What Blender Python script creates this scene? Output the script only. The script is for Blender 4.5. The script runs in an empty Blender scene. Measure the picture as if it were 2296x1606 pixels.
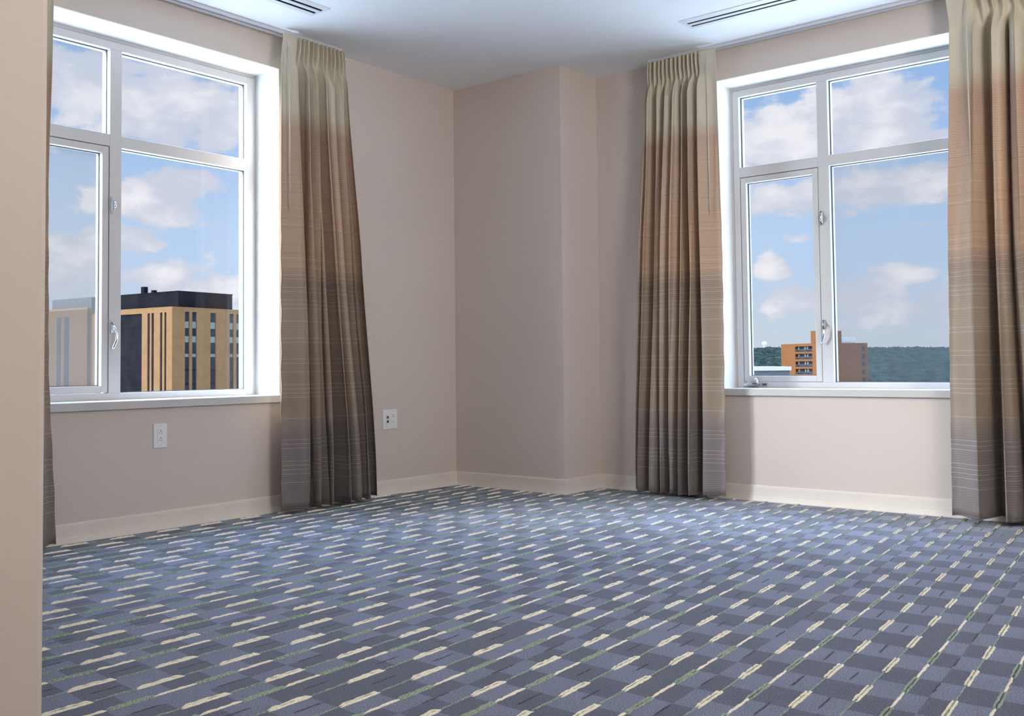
import bpy, bmesh, math, random
from math import sin, cos, pi, radians, sqrt, floor
from mathutils import Vector, Matrix
random.seed(7)
scene = bpy.context.scene
col = scene.collection

# ------------------------------------------------------------------ camera
F_PX, W_PX, H_PX = 2188.748, 2296.0, 1606.0
cam_data = bpy.data.cameras.new('camera')
cam = bpy.data.objects.new('camera', cam_data); col.objects.link(cam)
yaw, pit, rol = radians(51.0693), radians(2.3302), radians(-0.6374)
fw = Vector((sin(yaw)*cos(pit), cos(yaw)*cos(pit), sin(pit)))
rt = Vector((cos(yaw), -sin(yaw), 0)); up = rt.cross(fw)
R_ = rt*cos(rol) + up*sin(rol); U_ = -rt*sin(rol) + up*cos(rol)
M = Matrix((R_, U_, -fw)).transposed().to_4x4()
M.translation = Vector((-4.7565, -4.3219, 0.7768))
cam.matrix_world = M
cam_data.sensor_fit = 'HORIZONTAL'; cam_data.sensor_width = 36.0
cam_data.lens = F_PX/W_PX*36.0
cam_data.shift_x = 0.0
cam_data.shift_y = -(803.0 - 729.691)/W_PX
cam_data.clip_start = 0.05; cam_data.clip_end = 5000
scene.camera = cam

# ------------------------------------------------------------------ exposure
vs = scene.view_settings
vs.view_transform = 'Standard'; vs.look = 'None'; vs.gamma = 1.0
try: vs.use_curve_mapping = False
except Exception: pass
vs.exposure = 0.0
cy = scene.cycles
cy.max_bounces = 10; cy.diffuse_bounces = 6; cy.glossy_bounces = 4
cy.transparent_max_bounces = 16; cy.transmission_bounces = 8
cy.caustics_reflective = False; cy.caustics_refractive = False
cy.use_denoising = True
cy.sample_clamp_indirect = 6.0

# ------------------------------------------------------------------ node helpers
class NT:
    def __init__(s, nt): s.nt = nt
    def n(s, t, **kw):
        nd = s.nt.nodes.new(t)
        for k, v in kw.items():
            if k.startswith('i_'):
                key = k[2:]
                key = int(key) if key.isdigit() else key.replace('_', ' ')
                s.put(nd.inputs[key], v)
            else: setattr(nd, k, v)
        return nd
    def put(s, inp, v):
        if isinstance(v, bpy.types.NodeSocket): s.nt.links.new(v, inp)
        elif isinstance(v, bpy.types.Node): s.nt.links.new(v.outputs[0], inp)
        else: inp.default_value = v
    def m(s, op, a, b=None, c=None, clamp=False):
        nd = s.nt.nodes.new('ShaderNodeMath'); nd.operation = op; nd.use_clamp = clamp
        s.put(nd.inputs[0], a)
        if b is not None: s.put(nd.inputs[1], b)
        if c is not None: s.put(nd.inputs[2], c)
        return nd.outputs[0]
    def mix(s, f, a, b):
        nd = s.nt.nodes.new('ShaderNodeMix'); nd.data_type = 'RGBA'
        s.put(nd.inputs[0], f); s.put(nd.inputs[6], a); s.put(nd.inputs[7], b)
        return nd.outputs[2]
    def smooth(s, x, lo, hi):
        nd = s.nt.nodes.new('ShaderNodeMapRange'); nd.interpolation_type = 'SMOOTHSTEP'
        s.put(nd.inputs[0], x); s.put(nd.inputs[1], lo); s.put(nd.inputs[2], hi)
        nd.inputs[3].default_value = 0.0; nd.inputs[4].default_value = 1.0
        return nd.outputs[0]

# ------------------------------------------------------------------ world
SKY_POWER = 1.0
world = bpy.data.worlds.new('sky'); scene.world = world; world.use_nodes = True
wt = world.node_tree; wt.nodes.clear(); S = NT(wt)
tc = S.n('ShaderNodeTexCoord')
sep = S.n('ShaderNodeSeparateXYZ'); wt.links.new(tc.outputs['Generated'], sep.inputs[0])
X, Y, Z = sep.outputs
# azimuth from +y towards +x and elevation, both in degrees
AZ = S.m('MULTIPLY', S.m('ARCTAN2', X, Y), 57.29578)
EL = S.m('MULTIPLY', S.m('ARCSINE', S.m('MAXIMUM', S.m('MINIMUM', Z, 1.0), -1.0)), 57.29578)
comb = S.n('ShaderNodeCombineXYZ', i_0=S.m('MULTIPLY', AZ, 0.10), i_1=S.m('MULTIPLY', EL, 0.17), i_2=0.0)
nz1 = S.n('ShaderNodeTexNoise', i_Vector=comb, i_Scale=4.2, i_Detail=9.0, i_Roughness=0.55)
nz2 = S.n('ShaderNodeTexNoise', i_Vector=comb, i_Scale=0.85, i_Detail=4.0, i_Roughness=0.5)
# cloud banks of this sky: azimuth, elevation, half width, half height, strength
CL = [(30.6, 9.1, 2.6, 1.25, 1.25), (32.6, 10.2, 1.5, .9, 1.0), (29.3, 7.2, 2.2, 1.0, .95), (31.4, 5.2, 2.0, .8, 1.1), (34.5, 4.4, 3.6, .8, 1.1),
      (36.4, 9.2, 1.0, 1.2, .55), (31.3, 14.4, 4.6, 2.1, 1.15), (27.0, 15.0, 2.6, 2.4, .85), (28.0, 12.6, 1.8, .9, .7), (26.0, 5.4, 2.6, 2.2, .9),
      (66.8, 12.6, 2.9, 1.6, 1.3), (71.2, 13.2, 3.1, 2.2, 1.25), (66.6, 9.2, 3.4, .85, .95), (72.8, 9.5, 5.2, 1.0, 1.1), (70.0, 10.6, 2.0, .6, .6),
      (76.0, 12.0, 2.0, .6, .7), (66.0, 5.4, .85, .75, 1.1), (66.9, 3.4, 1.5, .9, .9), (73.3, 4.7, 1.2, .6, 1.05),
      (71.0, 3.4, 2.4, 1.4, .85), (75.5, 3.0, 2.6, 1.3, .75), (67.6, 7.0, 1.4, .4, .5), (73.9, 7.4, 1.7, .35, .5)]
dens = None
for a, e, w, h, st in CL:
    du = S.m('DIVIDE', S.m('SUBTRACT', AZ, a), w); dv = S.m('DIVIDE', S.m('SUBTRACT', EL, e), h)
    r2 = S.m('ADD', S.m('MULTIPLY', du, du), S.m('MULTIPLY', dv, dv))
    g = S.m('MULTIPLY', S.m('EXPONENT', S.m('MULTIPLY', r2, -0.75)), st)
    dens = g if dens is None else S.m('MAXIMUM', dens, g)
# elsewhere in the sky: loose noise clouds
far = S.m('MULTIPLY', S.smooth(nz2, .48, .68), S.smooth(EL, 16.5, 24.0))
dens = S.m('MAXIMUM', dens, far)
dn = S.m('ADD', dens, S.m('MULTIPLY', S.m('SUBTRACT', nz1, 0.5), 1.7))
cloud = S.smooth(dn, 0.28, 0.60)
blue = S.mix(S.smooth(EL, 0.0, 7.0), (0.60, 0.67, 0.76, 1), S.mix(S.smooth(EL, 6.0, 17.0), (0.50, 0.66, 0.90, 1), (0.30, 0.48, 0.80, 1)))
ccol = S.mix(S.smooth(S.m('ADD', S.m('MULTIPLY', S.m('SUBTRACT', nz2, .5), 2.6), S.m('ADD', S.m('MULTIPLY', dn, .38), S.m('MULTIPLY', S.m('SUBTRACT', nz1, .5), .9))), 0.05, 0.72), (0.63, 0.66, 0.77, 1), (0.93, 0.90, 0.93, 1))
skyc = S.mix(S.m('MULTIPLY', cloud, 0.93), blue, ccol)
# added brightness in the sky above what the windows frame, to light the room
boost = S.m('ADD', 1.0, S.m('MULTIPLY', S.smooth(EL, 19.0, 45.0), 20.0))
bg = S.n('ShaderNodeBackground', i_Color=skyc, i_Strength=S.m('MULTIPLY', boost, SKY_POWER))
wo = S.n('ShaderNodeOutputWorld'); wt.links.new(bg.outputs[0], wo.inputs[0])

# ------------------------------------------------------------------ lights
def add_light(name, kind, loc, energy, color, aim=None, **kw):
    d = bpy.data.lights.new(name, kind); d.energy = energy; d.color = color
    for k, v in kw.items(): setattr(d, k, v)
    o = bpy.data.objects.new(name, d); col.objects.link(o); o.location = loc
    if aim is not None:
        o.rotation_euler = (Vector(aim) - Vector(loc)).to_track_quat('-Z', 'Y').to_euler()
    return o
# hazy, veiled sun from the west side
sun_dir = Vector((0.68, -0.65, -0.34)).normalized()
sun = add_light('sun', 'SUN', (-30, 20, 30), 26.0, (0.86, 0.93, 1.0), angle=radians(38))
sun.rotation_euler = sun_dir.to_track_quat('-Z', 'Y').to_euler()
# unseen fill lights added behind the camera, one thrown up at the ceiling
add_light('fill_uplight', 'AREA', (-2.4, -5.4, 1.75), 76, (1.0, 0.97, 0.94), aim=(-1.9, -4.2, 2.6), shape='DISK', size=1.2)
add_light('fill_light', 'AREA', (-5.1, -4.7, 1.9), 17, (1.0, 0.90, 0.79), aim=(0.0, -1.4, 1.3), shape='DISK', size=1.2)
for nm, loc, aim in (('window_portal', (-2.12, .29, 1.53), (-2.12, -3, 1.53)), ('window_portal', (.68, -2.40, 1.53), (-3, -2.40, 1.53))):
    po = add_light(nm, 'AREA', loc, 1.0, (1, 1, 1), aim=aim, shape='RECTANGLE', size=1.42, size_y=1.82)
    po.data.cycles.is_portal = True

# ------------------------------------------------------------------ materials
def mat(name, color, rough=0.6, spec=0.5, metal=0.0, noise=None, bump=None, coat=0, sheen=0):
    m = bpy.data.materials.new(name); m.use_nodes = True
    nt = m.node_tree; b = nt.nodes['Principled BSDF']; T = NT(nt)
    c = (*color, 1)
    b.inputs['Base Color'].default_value = c; b.inputs['Roughness'].default_value = rough
    b.inputs['Specular IOR Level'].default_value = spec; b.inputs['Metallic'].default_value = metal
    if sheen: b.inputs['Sheen Weight'].default_value = sheen
    t = T.n('ShaderNodeTexCoord')
    if noise:
        sc, amt = noise
        nz = T.n('ShaderNodeTexNoise', i_Vector=t.outputs['Object'], i_Scale=sc, i_Detail=4.0)
        c2 = tuple(max(0, x*(1-amt)) for x in color) + (1,); c3 = tuple(min(1, x*(1+amt)) for x in color) + (1,)
        T.put(b.inputs['Base Color'], T.mix(T.smooth(nz, .3, .7), c2, c3))
    if bump:
        sc, st = bump
        nz = T.n('ShaderNodeTexNoise', i_Vector=t.outputs['Object'], i_Scale=sc, i_Detail=3.0)
        bp = T.n('ShaderNodeBump', i_Height=nz.outputs[0], i_Strength=st, i_Distance=0.01)
        T.put(b.inputs['Normal'], bp.outputs[0])
    return m

M_WALL = mat('wall_paint', (0.64, 0.555, 0.49), 0.75, 0.25, noise=(1.5, .015), bump=(350, .05))
M_WHITE = mat('white_plaster', (0.82, 0.82, 0.80), 0.6, 0.3, noise=(3, .01))
M_CEIL = mat('ceiling_paint', (0.90, 0.90, 0.89), 0.85, 0.15, noise=(2, .01), bump=(260, .04))
M_BASE = mat('baseboard_paint', (0.76, 0.68, 0.60), 0.45, 0.4, noise=(8, .02))
M_ALU = mat('painted_aluminium', (0.56, 0.54, 0.52), 0.38, 0.5, noise=(12, .01))
M_SILL = mat('sill_paint', (0.57, 0.55, 0.53), 0.35, 0.5, noise=(12, .01))
M_RAIL = mat('track_metal', (0.60, 0.60, 0.62), 0.35, 0.5, noise=(9, .01))
M_GASKET = mat('gasket_rubber', (0.035, 0.045, 0.05), 0.6, 0.4, noise=(30, .1))
M_CHROME = mat('chrome', (0.70, 0.72, 0.74), 0.16, 0.5, 1.0, noise=(20, .03))
M_COPPER = mat('copper_rivet', (0.45, 0.20, 0.09), 0.4, 0.5, 0.6, noise=(60, .1))
M_PLASTIC = mat('white_plastic', (0.80, 0.80, 0.79), 0.35, 0.5, noise=(20, .01))
M_DARK = mat('dark_opening', (0.02, 0.02, 0.022), 0.6, 0.3, noise=(40, .1))
M_BRASS = mat('gold_contact', (0.30, 0.22, 0.10), 0.4, 0.5, 0.5, noise=(60, .2))
M_VENT = mat('vent_enamel', (0.74, 0.75, 0.76), 0.45, 0.4, noise=(9, .01))
M_SLOT = mat('vent_slot', (0.018, 0.022, 0.022), 0.7, 0.2, noise=(30, .1))

def glass(name, haze=0.0, tint=(0.97, 0.985, 0.99), grad=None, hazecol=(.62, .60, .56)):
    m = bpy.data.materials.new(name); m.use_nodes = True
    nt = m.node_tree; nt.nodes.clear(); T = NT(nt)
    tr = T.n('ShaderNodeBsdfTransparent', i_Color=(*tint, 1))
    gl = T.n('ShaderNodeBsdfGlossy', i_Color=(1, 1, 1, 1), i_Roughness=0.02)
    mx = T.n('ShaderNodeMixShader', i_0=0.015); T.put(mx.inputs[1], tr); T.put(mx.inputs[2], gl)
    last = mx
    if haze > 0:
        t = T.n('ShaderNodeTexCoord')
        nz = T.n('ShaderNodeTexNoise', i_Vector=t.outputs['Object'], i_Scale=3.0, i_Detail=5.0)
        f = T.m('MULTIPLY', T.m('ADD', 0.75, T.m('MULTIPLY', nz, 0.5)), haze)
        if grad:
            sp = T.n('ShaderNodeSeparateXYZ', i_0=t.outputs['Object'])
            ax, lo, hi = grad
            f = T.m('MULTIPLY', f, T.smooth(sp.outputs[ax], lo, hi))
        df = T.n('ShaderNodeBsdfTranslucent', i_Color=(*hazecol, 1))
        d2 = T.n('ShaderNodeBsdfDiffuse', i_Color=(*hazecol, 1))
        dm = T.n('ShaderNodeMixShader', i_0=0.5); T.put(dm.inputs[1], df); T.put(dm.inputs[2], d2)
        m2 = T.n('ShaderNodeMixShader', i_0=f); T.put(m2.inputs[1], mx); T.put(m2.inputs[2], dm); last = m2
    o = T.n('ShaderNodeOutputMaterial'); T.put(o.inputs[0], last)
    return m
M_GLASS = glass('window_glass')
M_GLASS_HAZE = glass('hazy_window_glass', 0.40, (0.95, 0.96, 0.97), hazecol=(.10, .098, .09))  # grey translucent haze mixed into the clear glass, uneven by noise
M_GLASS_HAZE2 = glass('lightly_hazy_window_glass', 0.22, hazecol=(.11, .11, .11))  # thinner grey haze mixed into the clear glass
M_WAND = mat('clear_wand', (0.60, 0.55, 0.46), 0.15, 0.6, noise=(30, .02))

def fabric():
    m = bpy.data.materials.new('ombre_drape_fabric'); m.use_nodes = True
    nt = m.node_tree; b = nt.nodes['Principled BSDF']; T = NT(nt)
    t = T.n('ShaderNodeTexCoord'); sp = T.n('ShaderNodeSeparateXYZ', i_0=t.outputs['Object'])
    z = sp.outputs[2]
    ramp = T.n('ShaderNodeValToRGB'); T.put(ramp.inputs[0], T.m('DIVIDE', z, 2.6))
    cr = ramp.color_ramp; cr.interpolation = 'LINEAR'
    stops = [(0.0, (.175, .145, .135)), (.155, (.185, .150, .138)), (.20, (.265, .200, .145)), (.40, (.30, .222, .160)),
             (.475, (.275, .195, .145)), (.51, (.43, .290, .190)), (.60, (.45, .300, .196)), (.795, (.435, .288, .200)), (.835, (.54, .475, .355)), (1.0, (.57, .505, .385))]
    while len(cr.elements) < len(stops): cr.elements.new(0.5)
    for e, (p, c) in zip(cr.elements, stops): e.position = p; e.color = (*c, 1)
    # woven ribs: fine and regular at the top and at every colour change, sparse elsewhere
    def lines(per, w, seed, dlo):
        k = T.m('DIVIDE', z, per); fr = T.m('FRACT', k); fl = T.m('FLOOR', k)
        wn = T.n('ShaderNodeTexWhiteNoise', noise_dimensions='1D'); T.put(wn.inputs['W'], T.m('ADD', fl, seed))
        on = T.m('LESS_THAN', wn.outputs[0], dlo)
        ln = T.m('LESS_THAN', T.m('ABSOLUTE', T.m('SUBTRACT', fr, .5)), w)
        return T.m('MULTIPLY', on, ln)
    def band(lo, hi, s): return T.m('MULTIPLY', T.smooth(z, lo-s, lo), T.m('SUBTRACT', 1.0, T.smooth(z, hi, hi+s)))
    ribm = T.m('MAXIMUM', band(1.75, 2.7, .15), T.m('MAXIMUM', T.m('MULTIPLY', band(.95, 1.22, .08), .6), T.m('MULTIPLY', band(-.1, .50, .1), .35)))
    rib = T.m('MULTIPLY', lines(.0115, .17, 3.0, 2.0), ribm)
    bright = T.m('MULTIPLY', lines(.0225, .048, 11.0, .36), T.m('SUBTRACT', 1.0, T.smooth(z, 1.75, 2.0)))
    darkl = T.m('MULTIPLY', lines(.047, .03, 23.0, .5), band(1.3, 1.8, .1))
    c = T.mix(T.m('MULTIPLY', rib, .20), ramp.outputs[0], (.62, .55, .45, 1))
    c = T.mix(T.m('MULTIPLY', bright, .42), c, (.66, .58, .50, 1))
    c = T.mix(T.m('MULTIPLY', darkl, .35), c, (.12, .09, .08, 1))
    T.put(b.inputs['Base Color'], c)
    b.inputs['Roughness'].default_value = 0.52; b.inputs['Specular IOR Level'].default_value = 0.35
    b.inputs['Sheen Weight'].default_value = 0.15
    mp = T.n('ShaderNodeMapping', i_Vector=t.outputs['Object']); mp.inputs['Scale'].default_value = (7, 7, 3.2)
    nz = T.n('ShaderNodeTexNoise', i_Vector=mp, i_Scale=1.7, i_Detail=2.0)
    hb = T.m('ADD', T.m('MULTIPLY', nz, 1.0), T.m('MULTIPLY', rib, .03))
    bp = T.n('ShaderNodeBump', i_Height=hb, i_Strength=0.45, i_Distance=0.02)
    T.put(b.inputs['Normal'], bp.outputs[0])
    # a little light comes through the cloth
    return m
M_FABRIC = fabric()

def carpet(name, c1, c2, sc=260):
    m = bpy.data.materials.new(name); m.use_nodes = True
    nt = m.node_tree; b = nt.nodes['Principled BSDF']; T = NT(nt)
    t = T.n('ShaderNodeTexCoord')
    nz = T.n('ShaderNodeTexNoise', i_Vector=t.outputs['Object'], i_Scale=sc, i_Detail=2.0)
    big = T.n('ShaderNodeTexNoise', i_Vector=t.outputs['Object'], i_Scale=9.0, i_Detail=3.0)
    fine = T.n('ShaderNodeTexNoise', i_Vector=t.outputs['Object'], i_Scale=520.0, i_Detail=1.0)
    f = T.m('ADD', T.m('ADD', T.m('MULTIPLY', T.smooth(nz, .38, .62), .5), T.m('MULTIPLY', T.smooth(fine, .36, .64), .35)), T.m('MULTIPLY', big, .2))
    T.put(b.inputs['Base Color'], T.mix(f, (*c1, 1), (*c2, 1)))
    b.inputs['Roughness'].default_value = 0.85; b.inputs['Specular IOR Level'].default_value = 0.2
    b.inputs['Sheen Weight'].default_value = 0.25; b.inputs['Sheen Roughness'].default_value = 0.5
    bp = T.n('ShaderNodeBump', i_Height=nz.outputs[0], i_Strength=0.8, i_Distance=0.004)
    T.put(b.inputs['Normal'], bp.outputs[0])
    return m
M_CP_LIGHT = carpet('carpet_pile_light', (.035, .050, .100), (.250, .285, .410))
M_CP_DARK = carpet('carpet_pile_dark', (.014, .020, .042), (.125, .150, .225))
M_CP_CREAM = carpet('carpet_yarn_cream', (.80, .70, .52), (1.0, .96, .82), 260)
M_CP_GREEN = carpet('carpet_yarn_green', (.13, .21, .15), (.42, .53, .40), 260)
M_CP_BLACK = carpet('carpet_groove', (.012, .015, .03), (.03, .035, .055), 260)
M_BRICK_T = None
def brick(name, c1, c2, cm, scale):
    m = bpy.data.materials.new(name); m.use_nodes = True
    nt = m.node_tree; b = nt.nodes['Principled BSDF']; T = NT(nt)
    t = T.n('ShaderNodeTexCoord')
    sp = T.n('ShaderNodeSeparateXYZ', i_0=t.outputs['Object'])
    cb = T.n('ShaderNodeCombineXYZ', i_0=T.m('ADD', sp.outputs[0], sp.outputs[1]), i_1=sp.outputs[2], i_2=0.0)
    br = T.n('ShaderNodeTexBrick', i_Vector=cb, i_Color1=(*c1, 1), i_Color2=(*c2, 1), i_Mortar=(*cm, 1), i_Scale=scale)
    nz = T.n('ShaderNodeTexNoise', i_Vector=t.outputs['Object'], i_Scale=.5, i_Detail=5.0)
    dk = tuple(x*.82 for x in c1) + (1,)
    T.put(b.inputs['Base Color'], T.mix(T.m('MULTIPLY', T.smooth(nz, .4, .7), .45), br.outputs[0], dk))
    b.inputs['Roughness'].default_value = .9; b.inputs['Specular IOR Level'].default_value = 0.03
    return m
M_TAN = brick('tan_brick', (.074, .037, .0150), (.086, .045, .018), (.070, .041, .022), 1.3)
M_ORANGE = brick('orange_brick', (.046, .0165, .005), (.055, .021, .0065), (.046, .025, .012), 1.3)
M_BLACKMETAL = mat('dark_cladding', (.0048, .0046, .0055), .95, .0, noise=(.3, .2))
M_BGLASS = mat('dark_building_glass', (.008, .009, .012), .9, .02, noise=(.4, .3))
M_SPANDREL = mat('pale_green_spandrel', (.06, .068, .055), .9, .02, noise=(.4, .06))
M_CONCRETE = mat('pale_concrete', (.035, .034, .034), .9, .02, noise=(.3, .05))
M_ROOFG = mat('grey_roof', (.035, .035, .038), .9, .02, noise=(.2, .15))
M_PALE = mat('pale_roof_edge', (.14, .13, .115), .8, .3, noise=(.2, .03))
M_TANK = mat('white_tank', (.17, .17, .17), .6, .3, noise=(.2, .02))
M_FOREST = mat('tree_canopy', (.0095, .0140, .0120), .95, .0, noise=(.16, .5), bump=(.22, 1.0))
for nd in M_FOREST.node_tree.nodes:
    if nd.type == 'BUMP': nd.inputs['Distance'].default_value = 4.0
M_GROUND = mat('ground_mix', (.62, .61, .57), .95, .1, noise=(.02, .25))

# ------------------------------------------------------------------ mesh helpers
class MB:
    def __init__(s): s.v = []; s.f = []; s.mi = []
    def quad(s, a, b, c, d, mi=0):
        n = len(s.v); s.v += [a, b, c, d]; s.f.append((n, n+1, n+2, n+3)); s.mi.append(mi)
    def box(s, x0, x1, y0, y1, z0, z1, mi=0, T=None):
        if x0 > x1: x0, x1 = x1, x0
        if y0 > y1: y0, y1 = y1, y0
        if z0 > z1: z0, z1 = z1, z0
        n = len(s.v)
        P = [(x0, y0, z0), (x1, y0, z0), (x1, y1, z0), (x0, y1, z0), (x0, y0, z1), (x1, y0, z1), (x1, y1, z1), (x0, y1, z1)]
        if T: P = [T(*p) for p in P]
        s.v += P
        for q in ((0, 3, 2, 1), (4, 5, 6, 7), (0, 1, 5, 4), (1, 2, 6, 5), (2, 3, 7, 6), (3, 0, 4, 7)):
            s.f.append(tuple(n+i for i in q)); s.mi.append(mi)
    def tube(s, pts, r, seg=10, mi=0, cap=True):
        n0 = len(s.v); pts = [Vector(p) for p in pts]; ring = []
        for i, p in enumerate(pts):
            a = pts[max(0, i-1)]; b = pts[min(len(pts)-1, i+1)]; d = (b-a).normalized()
            ref = Vector((0, 0, 1)) if abs(d.z) < .9 else Vector((1, 0, 0))
            u = d.cross(ref).normalized(); w = d.cross(u)
            rr = r[i] if isinstance(r, (list, tuple)) else r
            for k in range(seg):
                t = 2*pi*k/seg; s.v.append(tuple(p + u*cos(t)*rr + w*sin(t)*rr))
        for i in range(len(pts)-1):
            for k in range(seg):
                a = n0+i*seg+k; b = n0+i*seg+(k+1) % seg
                s.f.append((a, b, b+seg, a+seg)); s.mi.append(mi)
        if cap:
            s.f.append(tuple(n0+k for k in range(seg))[::-1]); s.mi.append(mi)
            e = n0+(len(pts)-1)*seg
            s.f.append(tuple(e+k for k in range(seg))); s.mi.append(mi)
    def build(s, name, mats, parent=None, bevel=0, smooth=False, segs=2):
        me = bpy.data.meshes.new(name)
        me.from_pydata([tuple(map(float, p)) for p in s.v], [], s.f)
        if not isinstance(mats, (list, tuple)): mats = [mats]
        for m in mats: me.materials.append(m)
        if len(mats) > 1: me.polygons.foreach_set('material_index', s.mi)
        bm = bmesh.new(); bm.from_mesh(me)
        bmesh.ops.recalc_face_normals(bm, faces=bm.faces[:]); bm.to_mesh(me); bm.free()
        if smooth: me.polygons.foreach_set('use_smooth', [True]*len(me.polygons))
        me.update()
        o = bpy.data.objects.new(name, me); col.objects.link(o)
        if parent is not None: o.parent = parent
        if bevel:
            b = o.modifiers.new('bevel', 'BEVEL'); b.width = bevel; b.segments = segs; b.limit_method = 'ANGLE'
        return o
def empty(name, loc=(0, 0, 0)):
    o = bpy.data.objects.new(name, None); o.empty_display_size = .1; o.location = loc; col.objects.link(o); return o
def tag(o, label=None, cat=None, group=None, kind=None):
    if label: o['label'] = label
    if cat: o['category'] = cat
    if group: o['group'] = group
    if kind: o['kind'] = kind
    return o
def part(mb, name, mats, parent, label=None, **kw):
    o = mb.build(name, mats, parent, **kw)
    # world-space coordinates kept: undo the parent's offset
    o.location = -parent.location if parent.parent is None else (0, 0, 0)
    if label: o['label'] = label
    return o
def struct(o, label, cat):
    return tag(o, label, cat, kind='structure')

# ------------------------------------------------------------------ room numbers
H = 2.6; B = 0.3911; A = 0.8734; DL = 0.204; TH = 0.30
XW, YS = -6.2, -6.6            # west and south walls
SB, ST, HD = 0.5895, 0.628, 2.4232   # sill bottom, sill top, window head
LX0, LX1 = -2.826, -1.419      # left window opening along x
RY0, RY1 = -3.102, -1.695      # right window opening along y

# ------------------------------------------------------------------ floor
def wfun(x, y):
    c = [(0.026398, 0.022585), (0.046673, 1.044786), (-0.001766, 0.000152), (-0.003628, -0.002522), (1.031848, 0.041959),
         (-0.010985, -0.010902), (0.000714, -0.000521), (0.004155, 0.003801), (0.001811, 0.002404), (-0.002144, -0.002074)]
    e = [1, y, y*y, y**3, x, x*y, x*y*y, x*x, x*x*y, x**3]
    return sum(a*b[0] for a, b in zip(e, c)), sum(a*b[1] for a, b in zip(e, c))
def lay(x, y):       # the carpet as it lies, very slightly bowed
    xc = min(max(x, -3.9), 1.0); yc = min(max(y + .0088*x, -3.9), .4)
    wx, wy = wfun(xc, yc)
    return wx + (x - xc), wy + (y + .0088*x - yc)
PER = 0.2385; HALF = PER/2
rows = [('S', -3.56, 0), ('D', -3.475, 1), ('S', -3.362, 0), ('D', -3.283, 1), ('D', -3.175, 0), ('S', -3.075, 0), ('D', -3.002, 1),
        ('S', -2.888, 0), ('D', -2.812, 1), ('D', -2.712, 0), ('S', -2.613, 0), ('D', -2.543, 1), ('S', -2.425, 0), ('D', -2.352, 1),
        ('D', -2.246, 0), ('S', -2.149, 0), ('D', -2.081, 1), ('S', -1.963, 0), ('D', -1.885, 1), ('D', -1.777, 0), ('S', -1.680, 0),
        ('D', -1.603, 1), ('S', -1.491, 0), ('D', -1.406, 0), ('S', -1.312, 1), ('D', -1.232, 0), ('S', -1.120, 1), ('D', -1.040, 0),
        ('D', -0.933, 1), ('S', -0.839, 1), ('D', -0.767, 0), ('S', -0.644, 1), ('D', -0.577, 0), ('D', -0.481, 1), ('S', -0.387, 1), ('D', -0.302, 0),
        ('S', -0.190, 1), ('D', -0.112, 0), ('D', -0.012, 1), ('S', .085, 1), ('D', .16, 0)]
pre = []; y = -3.56
for rep in range(7):
    for k, d, ph in (('D', .085, 0), ('D', .105, 1), ('S', .085, 0), ('D', .08, 1), ('S', .115, 0)):
        y -= d; pre.append((k, y, ph))
rows = [r for r in pre[::-1] if r[1] > -6.75] + rows
fl = MB(); X0 = -6.45; X1 = 0.75
def xph(y): return -3.450 - .028*(y + 1.8)*-1.0*-1.0   # dash start for phase 0
rnd = random.Random(3)
# ground pile: a patchwork of light and dark blocks between the lines
for i in range(len(rows)-1):
    ya, yb = rows[i][1], rows[i+1][1]
    ph = (i % 2)
    n0 = int((X0 + 3.45)/HALF) - 1; n1 = int((X1 + 3.45)/HALF) + 1
    sh = xph((ya+yb)/2) + (.06 if i % 3 == 0 else 0.0)
    mid = ya*.5 + yb*.5
    halves = [(ya, mid, 0), (mid, yb, 1)] if rows[i][0] != rows[i+1][0] and yb - ya > .1 else [(ya, yb, 0)]
    for (p, q, hh) in halves:
        for n in range(n0, n1):
            xa, xb = sh + n*HALF, sh + (n+1)*HALF
            dark = ((n + ph + hh) % 2 == 0)
            if rnd.random() < .05: dark = not dark
            P = [lay(*c) for c in ((xa, p), (xb, p), (xb, q), (xa, q))]
            fl.quad(*[(a, b, 0) for a, b in P], mi=1 if dark else 0)
def strand(x0, x1, yc, w, h, mi, jit=.0012, step=.011):
    n = max(2, int((x1-x0)/step)); prev = None
    for k in range(n+1):
        x = x0 + (x1-x0)*k/n
        t = min(k, n-k)/n; ww = w*(.75 + rnd.random()*.5)*(.5 if t == 0 else 1)
        yy = yc + (rnd.random()-.5)*2*jit; hh = h*(.6+.5*rnd.random()) if 0 < k < n else 0.0005
        a = lay(x, yy-ww/2); m_ = lay(x, yy); b = lay(x, yy+ww/2)
        cur = ((a[0], a[1], 0.0003), (m_[0], m_[1], hh), (b[0], b[1], 0.0003))
        if prev:
            fl.quad(prev[0], cur[0], cur[1], prev[1], mi=mi); fl.quad(prev[1], cur[1], cur[2], prev[2], mi=mi)
        prev = cur
for kind, y, ph in rows:
    near = -4.6 < y
    st = .011 if near else .05
    base = xph(y) + ph*HALF
    n0 = int((X0 - base)/PER); n1 = int((X1 - base)/PER) + 1
    for n in range(n0, n1):
        xs = base + n*PER + (rnd.random()-.5)*.006
        step = st if xs > -4.7 else .05
        if kind == 'D':
            L = .132 + (rnd.random()-.5)*.008
            strand(xs, xs+L, y-.0045, .0068, .006, 2, step=step); strand(xs+.004, xs+L-.003, y+.0045, .0068, .006, 2, step=step)
            strand(xs+.01, xs+L-.01, y, .002, .0045, 3, .0005, step=step)
            strand(xs+L-.004, xs+PER+.006, y, .0036, .0035, 3, .0009, step=step)
        else:
            L = .128 + (rnd.random()-.5)*.01
            strand(xs, xs+L, y-.0048, .0062, .005, 3, step=step); strand(xs, xs+L, y+.0048, .0062, .005, 3, step=step)
            strand(xs+.01, xs+L-.01, y, .0035, .001, 4, .0004, step=step)
            strand(xs+L-.004, xs+PER+.004, y, .0074, .005, 2, .0010, step=step)
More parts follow.
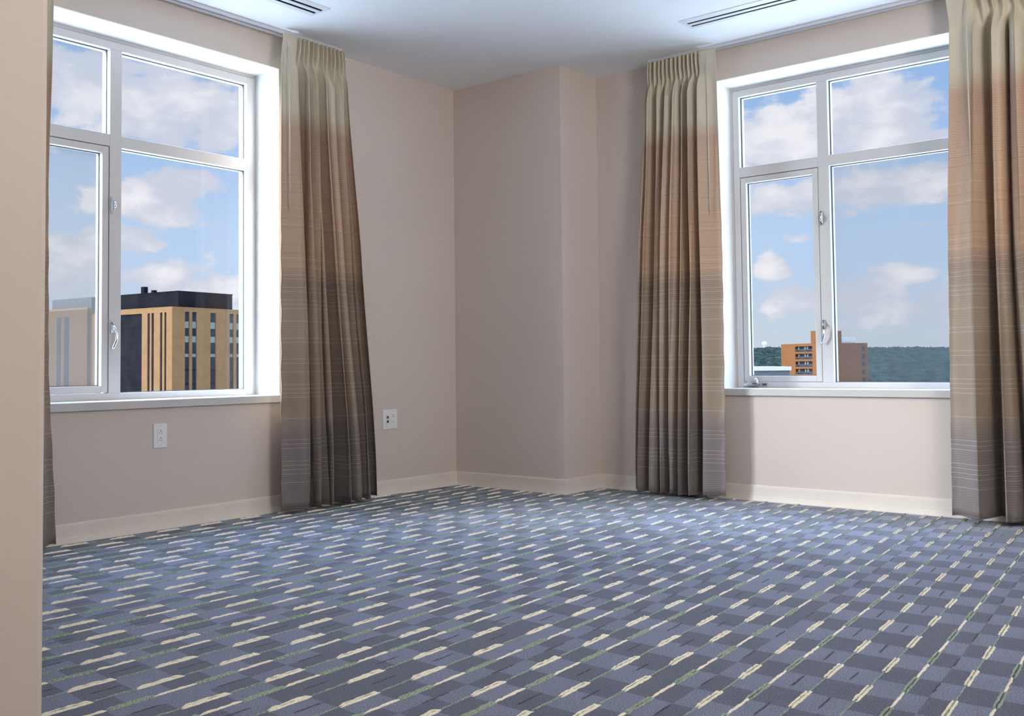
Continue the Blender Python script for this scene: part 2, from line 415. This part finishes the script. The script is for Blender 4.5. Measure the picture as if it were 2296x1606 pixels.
for i in range(len(rows)-1):
    (ka, ya, pa), (kb, yb, pb) = rows[i], rows[i+1]
    if yb - ya < .09 or ya < -4.6: continue
    yc = (ya+yb)/2; base = xph(yc) + (pa*HALF) + .135
    for n in range(int((-4.7-base)/PER), int((X1-base)/PER)+1):
        xs = base + n*PER + rnd.random()*.02
        strand(xs, xs+.07+rnd.random()*.03, yc, .006, .0012, 4, .001)
struct(fl.build('floor', [M_CP_LIGHT, M_CP_DARK, M_CP_CREAM, M_CP_GREEN, M_CP_BLACK]), 'blue checked carpet with broken cream and green yarn lines', 'floor')

# ------------------------------------------------------------------ walls
w = MB()
w.box(XW-TH, LX0, 0, TH, -.2, H+.3); w.box(LX1, B+TH, 0, TH, -.2, H+.3)
w.box(LX0, LX1, 0, TH, -.2, SB+.02); w.box(LX0, LX1, 0, TH, HD, H+.3)
struct(w.build('wall_left', M_WALL), 'beige wall holding the left window', 'wall')
w = MB()
w.box(B, B+TH, RY1, -A+.001, -.2, H+.3); w.box(B, B+TH, YS-TH, RY0, -.2, H+.3)
w.box(B, B+TH, RY0, RY1, -.2, SB+.02); w.box(B, B+TH, RY0, RY1, HD, H+.3)
struct(w.build('wall_right', M_WALL), 'beige wall holding the right window', 'wall')
w = MB(); w.box(0, B+TH, -A, 0.0, -.2, H+.3)
struct(w.build('wall_corner', M_WALL), 'boxed out beige column in the room corner', 'wall')
PX, PY = -3.932, -2.60
w = MB(); w.box(XW-.01, PX, PY, PY+.13, -.2, H+.3)
struct(w.build('wall_partition', M_WALL, bevel=.012, segs=4), 'end of a shaded partition wall at the left edge of the view', 'wall')
w = MB(); w.box(XW-TH, XW, YS-TH, TH, -.2, H+.3)
struct(w.build('wall_west', M_WALL), 'plain beige wall on the west side', 'wall')
w = MB(); w.box(XW-TH, B+TH, YS-TH, YS, -.2, H+.3)
struct(w.build('wall_south', M_WALL), 'plain beige wall behind the viewer', 'wall')

# ceiling, cut for the two slot diffusers
V1 = (-2.75, -1.513, -.539, -.392)      # x0,x1,y0,y1
V2 = (-.189, -.044, -3.35, -1.796)
def plate_with_holes(mb, x0, x1, y0, y1, z0, z1, holes):
    xs = sorted({x0, x1, *[h[0] for h in holes], *[h[1] for h in holes]}); ys = sorted({y0, y1, *[h[2] for h in holes], *[h[3] for h in holes]})
    for i in range(len(xs)-1):
        for j in range(len(ys)-1):
            cx, cyy = (xs[i]+xs[i+1])/2, (ys[j]+ys[j+1])/2
            if any(h[0] < cx < h[1] and h[2] < cyy < h[3] for h in holes): continue
            mb.box(xs[i], xs[i+1], ys[j], ys[j+1], z0, z1)
w = MB()
plate_with_holes(w, XW-TH, B+TH, YS-TH, TH, H, H+.2, [(V1[0]+.01, V1[1]-.01, V1[2]+.02, V1[3]-.02), (V2[0]+.02, V2[1]-.02, V2[2]+.01, V2[3]-.01)])
w.box(XW-TH, B+TH, YS-TH, TH, H+.2, H+.3)
struct(w.build('ceiling', M_CEIL), 'smooth pale ceiling', 'ceiling')

# baseboards: straight top with a lip, coved foot
BH = .0886
prof = [(0.0, 0.0), (.017, 0.0), (.0165, .004), (.0125, .016), (.009, .030), (.0072, .050), (.0065, .078), (.0055, BH-.002), (.003, BH), (0.0, BH)]
def baseboard(name, a, b, n, label, ma=0, mb_=0):
    a = Vector((*a, 0)); b = Vector((*b, 0)); n = Vector((*n, 0)); d = (b-a).normalized()
    m = MB(); k = len(prof)
    for P, s in ((a, ma), (b, mb_)):
        for o, z in prof: m.v.append(tuple(P + n*o + d*(s*o) + Vector((0, 0, z))))
    for i in range(k-1): m.f.append((i, i+1, i+1+k, i+k)); m.mi.append(0)
    m.f.append(tuple(range(k))); m.f.append(tuple(range(k, 2*k))); m.mi += [0, 0]
    return struct(m.build(name, M_BASE), label, 'baseboard')
baseboard('baseboard_left', (XW, 0), (0, 0), (0, -1), 'pale baseboard along the left window wall', 0, -1)
baseboard('baseboard_corner', (0, 0), (0, -A), (-1, 0), 'pale baseboard on the wide face of the corner column', 1, 1)
baseboard('baseboard_return', (0, -A), (B, -A), (0, -1), 'short pale baseboard on the narrow side of the corner column', -1, -1)
baseboard('baseboard_right', (B, -A), (B, YS), (-1, 0), 'pale baseboard under the right window', 1, 0)

# ------------------------------------------------------------------ windows
def make_window(name, T, label, dark_pane_label, hazeA, hazeB, crank):
    """T maps (s, d, z): s along from the casement-side... to the wide side, d into the wall"""
    root = empty(name, T(0.7, DL, ST)); struct(root, label, 'window')
    W = 1.407; z0, z1 = ST, HD; d0 = DL
    D1, D2 = d0+.0, d0+.075
    lights_x = [(.060, .538), (.600, 1.342)]
    zt0, zt1, zb0, zb1 = 1.936, 2.361, .661, 1.876
    m = MB()
    def bx(s0, s1, a, b, c, d): m.box(s0, s1, a, b, c, d, T=T)
    # outer flange
    for (s0, s1, c, d) in ((0, .0195, z0, z1), (W-.0195, W, z0, z1), (.0195, W-.0195, z1-.0195, z1)):
        bx(s0, s1, d0+.006, D2, c, d)
    # dark joint backing sits deeper, then the main frame
    g = .0225
    bx(g, .060, d0, D2, z0, z1-g); bx(W-.065, W-g, d0, D2, z0, z1-g)
    bx(.060, W-.065, d0, D2, zt1, z1-g); bx(.060, W-.065, d0, D2, z0, zb0)
    bx(0, g, d0+.03, D2, z0, z1); bx(W-g, W, d0+.03, D2, z0, z1); bx(g, W-g, d0+.03, D2, z1-g, z1)
    bx(.538, .600, d0, D2, zb0, zt1); bx(.060, .538, d0, D2, zb1, zt0); bx(.600, W-.065, d0, D2, zb1, zt0)
    part(m, 'frame', M_ALU, root, bevel=.0012, segs=1)
    # opening casement
    sr = empty('casement', (0, 0, 0)); 
    sm = MB(); sx0, sx1, sz0, sz1 = .0635, .5345, zb0+.0035, zb1-.0035; sw = .033
    for (a, b, c, d) in ((sx0, sx0+sw, sz0, sz1), (sx1-sw, sx1, sz0, sz1), (sx0+sw, sx1-sw, sz0, sz0+sw), (sx0+sw, sx1-sw, sz1-sw, sz1)):
        sm.box(a, b, d0+.002, d0+.062, c, d, T=T)
    sash = part(sm, 'sash', M_ALU, root, bevel=.0012, segs=1)
    bpy.data.objects.remove(sr)
    panes = [('tl', .060, .538, zt0, zt1, M_GLASS_HAZE2 if hazeA else M_GLASS), ('tr', .600, 1.342, zt0, zt1, M_GLASS),
             ('sash', sx0+sw, sx1-sw, sz0+sw, sz1-sw, hazeA or M_GLASS), ('br', .600, 1.342, zb0, zb1, hazeB or M_GLASS)]
    for nm, a, b, c, d, gm in panes:
        par = sash if nm == 'sash' else root
        dg = d0 + .034
        q = MB(); e = .0035
        q.box(a, a+e, dg-.004, dg+.008, c, d, T=T); q.box(b-e, b, dg-.004, dg+.008, c, d, T=T)
        q.box(a+e, b-e, dg-.004, dg+.008, c, c+e, T=T); q.box(a+e, b-e, dg-.004, dg+.008, d-e, d, T=T)
        part(q, 'gasket', M_GASKET, par)
        q = MB(); q.box(a-.001, b+.001, dg, dg+.005, c-.001, d+.001, T=T)
        q = MB(); q.quad(T(a, dg+.002, c), T(b, dg+.002, c), T(b, dg+.002, d), T(a, dg+.002, d))
        part(q, 'pane', gm, par)
    # sill board
    q = MB(); q.box(-.028, W+.02 if not crank else W+.02, -.02, d0+.002, SB, ST, T=T)
    part(q, 'window_sill', M_SILL, root, bevel=.002)
    # painted reveals
    q = MB(); t = .004
    q.box(-.0, t, 0.0005, d0+.02, ST, HD, T=T); q.box(W-t, W, 0.0005, d0+.02, ST, HD, T=T); q.box(t, W-t, 0.0005, d0+.02, HD-t, HD, T=T)
    part(q, 'reveal', M_WHITE, root, label='bright white painted reveal')
    # sash locks on the mullion
    sc = .552
    for k, (za, zb) in enumerate(((1.545, 1.625), (.955, 1.01))):
        q = MB(); q.box(sc-.008, sc+.008, d0-.006, d0, za, zb, T=T)
        q.box(sc-.005, sc+.005, d0-.014, d0-.006, za+.012, zb-.012, T=T)
        lk = part(q, 'sash_lock', M_CHROME, root, label='small chrome sash lock', bevel=.0015)
        q = MB()
        if k == 0:
            P = [T(sc, d0-.012, za+.062), T(sc+.004, d0-.022, za+.048), T(sc+.005, d0-.022, za+.03), T(sc, d0-.012, za+.018)]
            q.tube(P, [.004, .0055, .0055, .004], 8)
        else:
            P = [T(sc, d0-.010, zb-.012), T(sc+.004, d0-.024, zb-.030), T(sc+.010, d0-.034, zb-.060), T(sc+.008, d0-.034, zb-.092), T(sc-.002, d0-.026, zb-.122), T(sc-.006, d0-.022, zb-.134)]
            q.tube(P, [.004, .005, .0055, .0058, .0062, .006], 10)
        o = q.build('handle', M_CHROME, lk, smooth=True)
    if not crank:
        q = MB(); q.tube([T(sc, d0, 1.004), T(sc, d0-.009, 1.004)], .0045, 10)
        part(q, 'rivet', M_COPPER, root, label='small copper coloured rivet above the lower lock')
    else:
        q = MB(); q.box(.075, .165, d0-.030, d0+.0, .640, .650, T=T); q.box(.085, .125, d0-.024, d0, .650, .656, T=T)
        ck = part(q, 'crank_operator', M_CHROME, root, label='folded metal crank operator at the casement foot', bevel=.002)
        q = MB(); q.tube([T(.160, d0-.02, .648), T(.157, d0-.022, .662), T(.148, d0-.024, .674), T(.140, d0-.026, .683)], [.007, .008, .0085, .006], 10)
        q.build('crank_knob', M_CHROME, ck, smooth=True)
        q = MB(); q.box(.176, .206, d0-.008, d0, .638, .656, T=T)
        c2 = part(q, 'operator_bracket', M_CHROME, root, bevel=.001)
        q = MB(); q.box(.181, .189, d0-.0095, d0-.007, .644, .650, T=T); q.box(.193, .201, d0-.0095, d0-.007, .644, .650, T=T)
        q.build('screw', M_DARK, c2)
    return root
make_window('window_1', lambda s, d, z: (LX0 + s, d, z), 'four light aluminium window in the left wall with a tan office block outside', '', M_GLASS_HAZE, None, False)
make_window('window_2', lambda s, d, z: (B + d, RY1 - s, z), 'four light aluminium window in the right wall with wooded hills outside', '', None, M_GLASS_HAZE2, True)

# ------------------------------------------------------------------ curtains
def smoothstep(a, b, x):
    t = min(max((x-a)/(b-a), 0), 1); return t*t*(3-2*t)
def make_curtain(T, prof_z, folds, panel, seed, label, wand, base=.112, amp=.058, flip=False, hem=.028):
    """T(s, d, z): s along the wall from the leading (window) edge, d off the wall.
    prof_z: list of (z, s_lead, s_tail)"""
    rn = random.Random(seed)
    NU, NZ = 26*folds + 30, 74
    top = 2.577
    # fold phase: leading flat panel then irregular folds
    cuts = [panel]; 
    ws = [.7 + rn.random()*.6 for _ in range(folds)]; tot = sum(ws)
    for w_ in ws: cuts.append(cuts[-1] + (1-panel)*w_/tot)
    ampf = [.75 + .45*rn.random() for _ in range(folds)]; ampf[0] = 1.15
    vw = [.13 + .15*rn.random() for _ in range(folds)]; vw[0] = .30; setb = [0] + [(.022*rn.random() if q_ % 2 else 0) for q_ in range(folds)]
    drift = [rn.random()*2*pi for _ in range(folds)]
    def ends(z):
        P = prof_z
        if z >= P[0][0]: return P[0][1:]
        for a, b in zip(P, P[1:]):
            if z >= b[0]:
                t = (a[0]-z)/(a[0]-b[0]); t = t*t*(3-2*t)*.5 + t*.5
                return a[1]+(b[1]-a[1])*t, a[2]+(b[2]-a[2])*t
        return P[-1][1:]
    m = MB()
    for j in range(NZ+1):
        tz = j/NZ
        z = top + (hem-top)*(tz**1.0)
        if j < 14: z = top - (.20)*(j/14)
        else: z = top-.20 + (hem-(top-.20))*((j-14)/(NZ-14))
        s0, s1 = ends(z); Ls = s1-s0
        head = smoothstep(top-.25, top-.09, z)     # stiff pleated heading
        pin = math.exp(-((z-(top-.125))/.035)**2)   # pinch line
        for i in range(NU+1):
            u = i/NU
            if u <= panel:
                t = u/panel
                ab = amp*ampf[0]*(1 + .25*sin(z*1.7 + drift[0]))*(.95 + .45*(1-z/2.6))
                a0 = (ab*(1-head)*.75 + amp*.44*head*.95)*(1 - .45*pin)*.95
                s = s0 + Ls*u; d = base + .016*(1-t) + a0*t*t*(3-2*t) - amp*.18*sin(t*pi)*(1-head) + .006*sin(z*2.3+drift[0])*(1-head)*t
                d += .008*sin(t*3.1)*sin(z*2.1)*(1-head)
                # crinkles along the leading edge
                d += .0035*sin(z*31+t*3)*math.exp(-t*2.5)*smoothstep(1.9, 1.2, z)
                if t > .96: pass
            else:
                k = 0
                while k < folds-1 and u > cuts[k+1]: k += 1
                t = (u-cuts[k])/(cuts[k+1]-cuts[k])
                ph = 2*pi*t
                ab = amp*ampf[k]*(1 + .25*sin(z*1.7 + drift[k]))*(.95 + .45*(1-z/2.6))
                at = amp*.44
                a_ = ab*(1-head) + at*head
                a_ *= (1 - .45*pin)
                # body: rounded omega folds; heading: narrow standing pleats
                tv = .5 + .10*sin(drift[k]*3)
                wav = 1 - 2.15*math.exp(-(abs(t-tv)/vw[k])**2.6) - .25*(1-abs(2*t-1))
                wh = cos(2*ph)*.85 + .1
                wv = wav*(1-head) + wh*head
                over = (.20*(1-head) + .10*head)*(cuts[k+1]-cuts[k])*Ls*(1.1 if k % 2 else .7)
                s = s0 + Ls*u - over*sin(2*ph)*.5 - .55*over*sin(ph)
                d = base - (setb[k]*(1-t) + setb[k+1]*t)*(1-head) + a_*wv*.95 + .006*sin(z*2.3+drift[k])*(1-head)
                if k == folds-1 and t > .5: d = d*(1-(t-.5)*.3)
                s += .012*sin(z*1.3 + drift[k])*(1-head)*sin(pi*t)
            zz = z
            if d < .055: d = .03 + .025*math.exp((d-.055)/.025)
            if j == NZ: zz += .004*sin(u*40)
            m.v.append(T(s, d, zz))
    for j in range(NZ):
        for i in range(NU):
            a = j*(NU+1)+i
            m.f.append((a, a+1, a+NU+2, a+NU+1)); m.mi.append(0)
    root = empty('curtain', T(sum(ends(1.3))/2, base, hem))
    tag(root, label, 'curtain', 'gathered ombre curtains beside the windows')
    o = part(m, 'drape', M_FABRIC, root, smooth=True)
    so = o.modifiers.new('thickness', 'SOLIDIFY'); so.thickness = .0022
    if wand:
        s, za, zb = wand
        q = MB(); q.tube([T(s, base+.038, za), T(s+.001, base+.041, (za+zb)/2), T(s+.002, base+.040, zb)], .0028, 8)
        q.tube([T(s-.0, base+.034, za+.03), T(s, base+.038, za)], .002, 6)
        part(q, 'wand', M_WAND, root, label='clear plastic pull wand', smooth=True)
    return root
TL_ = lambda s, d, z: (s, -d, z)
TR_ = lambda s, d, z: (B - d, -s, z)
make_curtain(TL_, [(2.59, -1.492, -1.050), (2.42, -1.507, -1.03), (1.35, -1.512, -.948), (.03, -1.510, -.848)], 6, .20, 11,
             'taupe ombre curtain hanging at the right side of the left window', (-1.47, 2.50, 1.615))
make_curtain(TR_, [(2.59, 1.779, 1.321), (2.42, 1.785, 1.31), (1.35, 1.800, 1.262), (.03, 1.794, 1.219)], 7, .22, 5,
             'taupe ombre curtain hanging between the corner column and the right window', (1.738, 2.50, 1.61))
make_curtain(TR_, [(2.59, 3.020, 3.78), (2.42, 3.035, 3.80), (1.3, 3.0, 3.86), (.03, 2.985, 3.94)], 9, .15, 23,
             'taupe ombre curtain cut off by the right edge of the view', (3.12, 2.50, 1.61))
make_curtain(TL_, [(2.59, -2.728, -3.35), (2.2, -2.733, -3.36), (1.6, -2.747, -3.40), (.84, -2.742, -3.42), (.03, -2.704, -3.46)], 7, .15, 31,
             'sliver of taupe curtain showing behind the partition wall edge', None)

# ------------------------------------------------------------------ curtain tracks
def track(T, s0, s1, label):
    root = empty('curtain_track', T((s0+s1)/2, .09, 2.6)); tag(root, label, 'curtain track', 'white ceiling curtain tracks')
    m = MB(); m.box(s0, s1, .062, .066, 2.581, 2.5995, T=T); m.box(s0, s1, .100, .104, 2.581, 2.5995, T=T); m.box(s0, s1, .066, .100, 2.592, 2.5995, T=T)
    part(m, 'channel', M_RAIL, root, bevel=.0008, segs=1)
    m = MB(); m.box(s0-.004, s0, .060, .106, 2.580, 2.5995, T=T)
    part(m, 'end_cap', M_PLASTIC, root)
    m = MB(); m.box(s1, s1+.004, .060, .106, 2.580, 2.5995, T=T)
    part(m, 'end_cap', M_PLASTIC, root)
track(TL_, -3.6, -1.06, 'white metal curtain track on the ceiling above the left window')
track(TR_, 1.33, 4.0, 'white metal curtain track on the ceiling above the right window')

# ------------------------------------------------------------------ ceiling vents
def vent(V, along, label, slots):
    x0, x1, y0, y1 = V
    root = empty('air_vent', ((x0+x1)/2, (y0+y1)/2, H)); tag(root, label, 'vent', 'two slot linear ceiling vents')
    m = MB(); z0, z1 = H-.0035, H-.0002
    if along == 'x':
        e = x1-.014; s = x0+.014
        plate_with_holes(m, x0, x1, y0, y1, z0, z1, [(s, e, a, b) for a, b in slots])
    else:
        e = y1-.020; s = y0+.014
        plate_with_holes(m, x0, x1, y0, y1, z0, z1, [(a, b, s, e) for a, b in slots])
    part(m, 'face_frame', M_VENT, root)
    for a, b in slots:
        m = MB()
        if along == 'x':
            m.box(s, e, a-.003, a, H, H+.09); m.box(s, e, b, b+.003, H, H+.09); m.box(s, e, a, b, H+.085, H+.09); m.box(e, e+.002, a, b, H, H+.09)
        else:
            m.box(a-.003, a, s, e, H, H+.09); m.box(b, b+.003, s, e, H, H+.09); m.box(a, b, s, e, H+.085, H+.09); m.box(a, b, e, e+.002, H, H+.09)
        part(m, 'slot', M_SLOT, root, label='black air slot')
vent(V1, 'x', 'two slot linear vent in the ceiling near the left window', [(-.500, -.477), (-.448, -.425)])
vent(V2, 'y', 'two slot linear vent in the ceiling near the right window', [(-.139, -.117), (-.092, -.071)])

# ------------------------------------------------------------------ outlets on the left wall
def plate(name, x, z, wd, hg, label, cat, kinds):
    root = empty(name, (x, 0, z)); tag(root, label, cat)
    m = MB(); m.box(x-wd/2, x+wd/2, -.0065, -.0002, z-hg/2, z+hg/2)
    part(m, 'cover_plate', M_PLASTIC, root, bevel=.0025, segs=3)
    for kx, kind in kinds:
        cx = x+kx
        for sz in (z+hg/2-.011, z-hg/2+.011):
            m = MB(); m.tube([(cx, -.006, sz), (cx, -.0078, sz)], .0026, 10); m.box(cx-.002, cx+.002, -.0081, -.0077, sz-.0004, sz+.0004)
            part(m, 'screw', M_RAIL, root)
        if kind == 'duplex':
            m = MB(); m.box(cx-.0165, cx+.0165, -.0092, -.006, z-.0335, z+.0335)
            rc = part(m, 'receptacle', M_PLASTIC, root, bevel=.0012)
            for dz in (.0185, -.0165):
                m = MB()
                m.box(cx-.0068, cx-.0050, -.0097, -.0090, z+dz-.008, z+dz-.001); m.box(cx+.0048, cx+.0068, -.0097, -.0090, z+dz-.009, z+dz-.001)
                m.tube([(cx, -.0090, z+dz+.0055), (cx, -.0097, z+dz+.0055)], .0028, 10)
                m.build('socket', M_DARK, rc)
        else:
            m = MB(); m.box(cx-.0165, cx+.0165, -.0088, -.006, z-.0335, z+.0335)
            part(m, 'jack_insert', M_PLASTIC, root, bevel=.001)
            for dz in (.013, -.013):
                m = MB(); m.box(cx-.0085, cx+.0085, -.0105, -.0088, z+dz-.0085, z+dz+.0085)
                j = part(m, 'network_jack', M_BRASS, root, label='tan network jack', bevel=.0008)
                m = MB(); m.box(cx-.0055, cx+.0055, -.0109, -.0104, z+dz-.005, z+dz+.003)
                m.build('port', M_DARK, j)
plate('power_outlet', -2.136, .4535, .072, .117, 'white power outlet on the wall below the left window', 'outlet', [(0, 'duplex')])
plate('outlet_plate', -.601, .4565, .119, .119, 'white double wall plate with network jacks and an outlet near the corner', 'outlet', [(-.023, 'jack'), (.023, 'duplex')])

# ------------------------------------------------------------------ outside: left view
def frame2(o, ang):
    c, s = cos(ang), sin(ang)
    return lambda x, y, z: (o[0] + x*c - y*s, o[1] + x*s + y*c, z)
GZ = -22.0
TA = frame2((113.75, 186.4), radians(6))
root = empty('office_building', TA(15, 15, GZ)); tag(root, 'tall tan brick office block with a black penthouse seen through the left window', 'building')
m = MB(); ZT = 14.35
# main block with recesses for the window strips on the right face (y=0 side) and left face (x=0 side)
cols = [(3.40, 4.60), (5.36, 6.58), (10.40, 11.95), (15.92, 17.08), (17.92, 19.08)]
cur = 0.0
for a, b in cols + [(28.5, 28.5)]:
    m.box(cur, a, 0, .6, GZ, ZT, T=TA); cur = b
for a, b in cols: m.box(a, b, 0, .6, 13.35, ZT, T=TA)
slits = [(1.95, 2.62), (3.32, 4.10), (6.20, 7.05), (7.62, 8.44), (10.41, 27.6)]
cur = .6
for a, b in slits:
    m.box(0, .6, cur, a, GZ, ZT, T=TA); m.box(0, .6, a, b, 13.15, ZT, T=TA); cur = b
m.box(.6, 28.5, .6, 45, GZ, ZT-.6, T=TA)
part(m, 'brick_wall', M_TAN, root)
rows_z = [(11.2, 13.35, 'g'), (9.75, 11.2, 's'), (7.95, 9.75, 'g'), (6.6, 7.95, 's'), (4.05, 6.6, 'g'), (3.35, 4.05, 's')]
z = 3.35
while z > GZ+1: rows_z.append((max(z-2.75, GZ), z, 'g')); rows_z.append((max(z-3.05, GZ), z-2.75, 'd')); z -= 3.05
for a, b in cols:
    for z0, z1, k in rows_z:
        g = MB(); g.box(a, b, .28 if k != 'd' else .22, .61, z0, z1, T=TA)
        if k == 's': part(g, 'spandrel', M_SPANDREL, root, label='pale green spandrel panel')
        elif k == 'g': part(g, 'window', M_BGLASS, root)
        else: part(g, 'window_band', M_BLACKMETAL, root)
for a, b in slits[:4]:
    g = MB(); g.box(.30, .61, a, b, GZ, 13.15, T=TA); part(g, 'window', M_BGLASS, root)
g = MB(); g.box(.35, .61, 10.41, 27.6, GZ, 13.15, T=TA)
for k in range(1, 9): g.box(.30, .36, 10.41, 27.6, 13.15-k*3.2, 13.15-k*3.2+.12, T=TA)
part(g, 'dark_glazed_bay', M_BLACKMETAL, root, label='full height dark glazed bay')
g = MB(); g.box(3.3, 18.6, 2.2, 30, ZT-.7, 17.9, T=TA); g.box(3.2, 18.7, 2.1, 30.1, 17.9, 18.1, T=TA)
part(g, 'penthouse', M_BLACKMETAL, root, label='black roof penthouse')
for bb in ((5.6, 6.6, 17.2, 18.4, 17.9, 19.9), (5.4, 6.2, 13.4, 14.4, 17.9, 18.9)):
    g = MB(); g.box(*bb, T=TA); part(g, 'roof_vent', M_BLACKMETAL, root)
g = MB(); g.box(-.3, .7, 30.2, 58, GZ, 15.4, T=TA); g.box(-.3, 20, 30.2, 58, GZ, 15.0, T=TA)
ww = part(g, 'brick_wing', M_TAN, root)
for a, b in ((37.45, 39.25), (40.7, 42.2)):
    g = MB(); g.box(-.36, -.28, a, b, GZ, 13.4, T=TA); g.build('window', M_BGLASS, ww)
g = MB(); g.box(2, 16, 32, 48, 15.0, 18.0, T=TA)
g.build('penthouse', M_CONCRETE, ww)

# ------------------------------------------------------------------ outside: right view
MX, MY = 350.378, 136.411
E1 = (.47536, .87979); E2 = (.87979, -.47536)
TBm = lambda x, y, z: (MX + E2[0]*x + E1[0]*y, MY + E2[1]*x + E1[1]*y, z)   # x along right face, y along left face
root = empty('apartment_building', TBm(12, 12, GZ)); tag(root, 'orange brick apartment block with a stair tower seen through the right window', 'building')
m = MB(); BT = 7.7
# balcony band recess on the left face: y 2.56..12.3
lv = [(4.6, 6.65), (1.75, 3.8), (-1.15, .95), (-3.95, -1.9), (-6.9, -4.8), (-9.8, -7.7), (-12.7, -10.6), (-15.6, -13.5), (-18.5, -16.4)]
m.box(0, 1.5, 0, 2.56, GZ, BT, T=TBm); m.box(0, 1.5, 12.3, 20.8, GZ, BT, T=TBm)
prev = BT
for z0, z1 in lv:
    m.box(0, 1.5, 2.56, 12.3, z1, prev, T=TBm); prev = z0
m.box(0, 1.5, 2.56, 12.3, GZ, prev, T=TBm)
m.box(1.5, 24.3, 0, 20.8, GZ, BT-.3, T=TBm); m.box(1.5, 24.3, 0, .3, BT-.3, BT, T=TBm)
part(m, 'brick_wall', M_ORANGE, root)
for z0, z1 in lv:
    g = MB(); g.box(1.3, 1.52, 2.56, 12.3, z0, z1, T=TBm)
    wn = part(g, 'window', M_BGLASS, root)
    for yy in (3.1, 6.2, 7.6, 11.4):
        g = MB(); g.box(1.18, 1.32, yy, yy+.75, z0+.95, z1-.15, T=TBm)
        g.build('curtained_pane', M_SPANDREL, wn)
    g = MB(); g.box(.05, .15, 2.56, 12.3, z0+.75, z0+.85, T=TBm)
    for k in range(20): g.box(.06, .12, 2.6+k*.5, 2.68+k*.5, z0, z0+.8, T=TBm)
    part(g, 'balcony_rail', M_ROOFG, root)
for k in range(9):
    g = MB(); z1 = 6.4 - k*2.95; g.box(21.4, 22.9, -.06, .05, z1-1.7, z1, T=TBm)
    part(g, 'window', M_BGLASS, root)
g = MB(); g.box(.3, 12.1, .3, 3.5, BT-.4, 12.35, T=TBm); part(g, 'stair_tower', M_ORANGE, root, label='orange brick tower on the roof')
g = MB(); g.box(12.3, 18.8, .6, 6, BT-.4, 10.0, T=TBm); part(g, 'roof_cabin', M_PALE, root, label='white cabin on the roof')

root = empty('low_building', (184, 81, GZ)); tag(root, 'low flat roofed building with a cream roof edge left of the orange brick block', 'building')
TC = frame2((186.6, 76.9), radians(128))
m = MB(); m.box(0, 60, -25, 0, -.95, -.16, T=TC); part(m, 'roof_edge', M_PALE, root)
m = MB(); m.box(.4, 59.6, -24.6, -.4, GZ, -.95, T=TC); m.box(.3, 59.7, -.5, -.3, -3.2, -.95, T=TC); part(m, 'body', M_ROOFG, root)

root = empty('water_tower', (982.4, 444.5, GZ)); tag(root, 'distant white water tower rising above the wooded ridge', 'tower')
m = MB(); cx, cyy, cz = 982.4, 444.5, 21.1
P = []; Rr = []
for k in range(13):
    t = pi*k/12; P.append((cx, cyy, cz + 2.0*cos(t))); Rr.append(max(.02, 2.7*sin(t)))
m.tube(P, Rr, 20, cap=True); part(m, 'tank', M_TANK, root, smooth=True)
m = MB(); m.tube([(cx, cyy, cz-1.2), (cx, cyy, cz-3.2), (cx, cyy, GZ)], [1.1, .55, .7], 12); part(m, 'stem', M_TANK, root, smooth=True)

# wooded ridge: one continuous canopy nobody could count
rn = random.Random(9)
def hnoise(a, b):
    return (sin(a*1.31+b*.7)+sin(a*2.17-b*1.3+1.7)*.7+sin(a*.47+b*.31+.6)*1.4+sin(a*4.3+b*2.9)*.35)/3.4
hill = MB(); NA, ND = 620, 46
az0, az1 = radians(12), radians(112)
crown = {}
for j in range(ND+1):
    D = 560 + j*9.0
    for i in range(NA+1):
        az = az0 + (az1-az0)*i/NA
        t = smoothstep(0, .85, j/ND)
        ridge = 11.6 + 2.0*hnoise(az*14, 0) + 1.0*hnoise(az*47, 3)
        z = -13 + (ridge+13)*t + (rn.random()-.5)*1.5 + 1.6*abs(sin(az*420+j*.9))*abs(sin(j*1.3+az*90))
        x, yv = -4.76 + D*sin(az), -4.32 + D*cos(az)
        hill.v.append((x + (rn.random()-.5)*1.5, yv + (rn.random()-.5)*1.5, z))
for j in range(ND):
    for i in range(NA):
        a = j*(NA+1)+i; hill.f.append((a, a+1, a+NA+2, a+NA+1)); hill.mi.append(0)
o = hill.build('wooded_ridge', M_FOREST, smooth=True)
tag(o, 'long dark green wooded ridge along the horizon', 'woodland', kind='stuff')
gm = MB(); n = 96
for k in range(n):
    a = 2*pi*k/n; gm.v.append((3000*cos(a), 3000*sin(a), GZ))
gm.f.append(tuple(range(n))); gm.mi.append(0)
struct(gm.build('ground', M_GROUND), 'open ground far below the windows', 'ground')
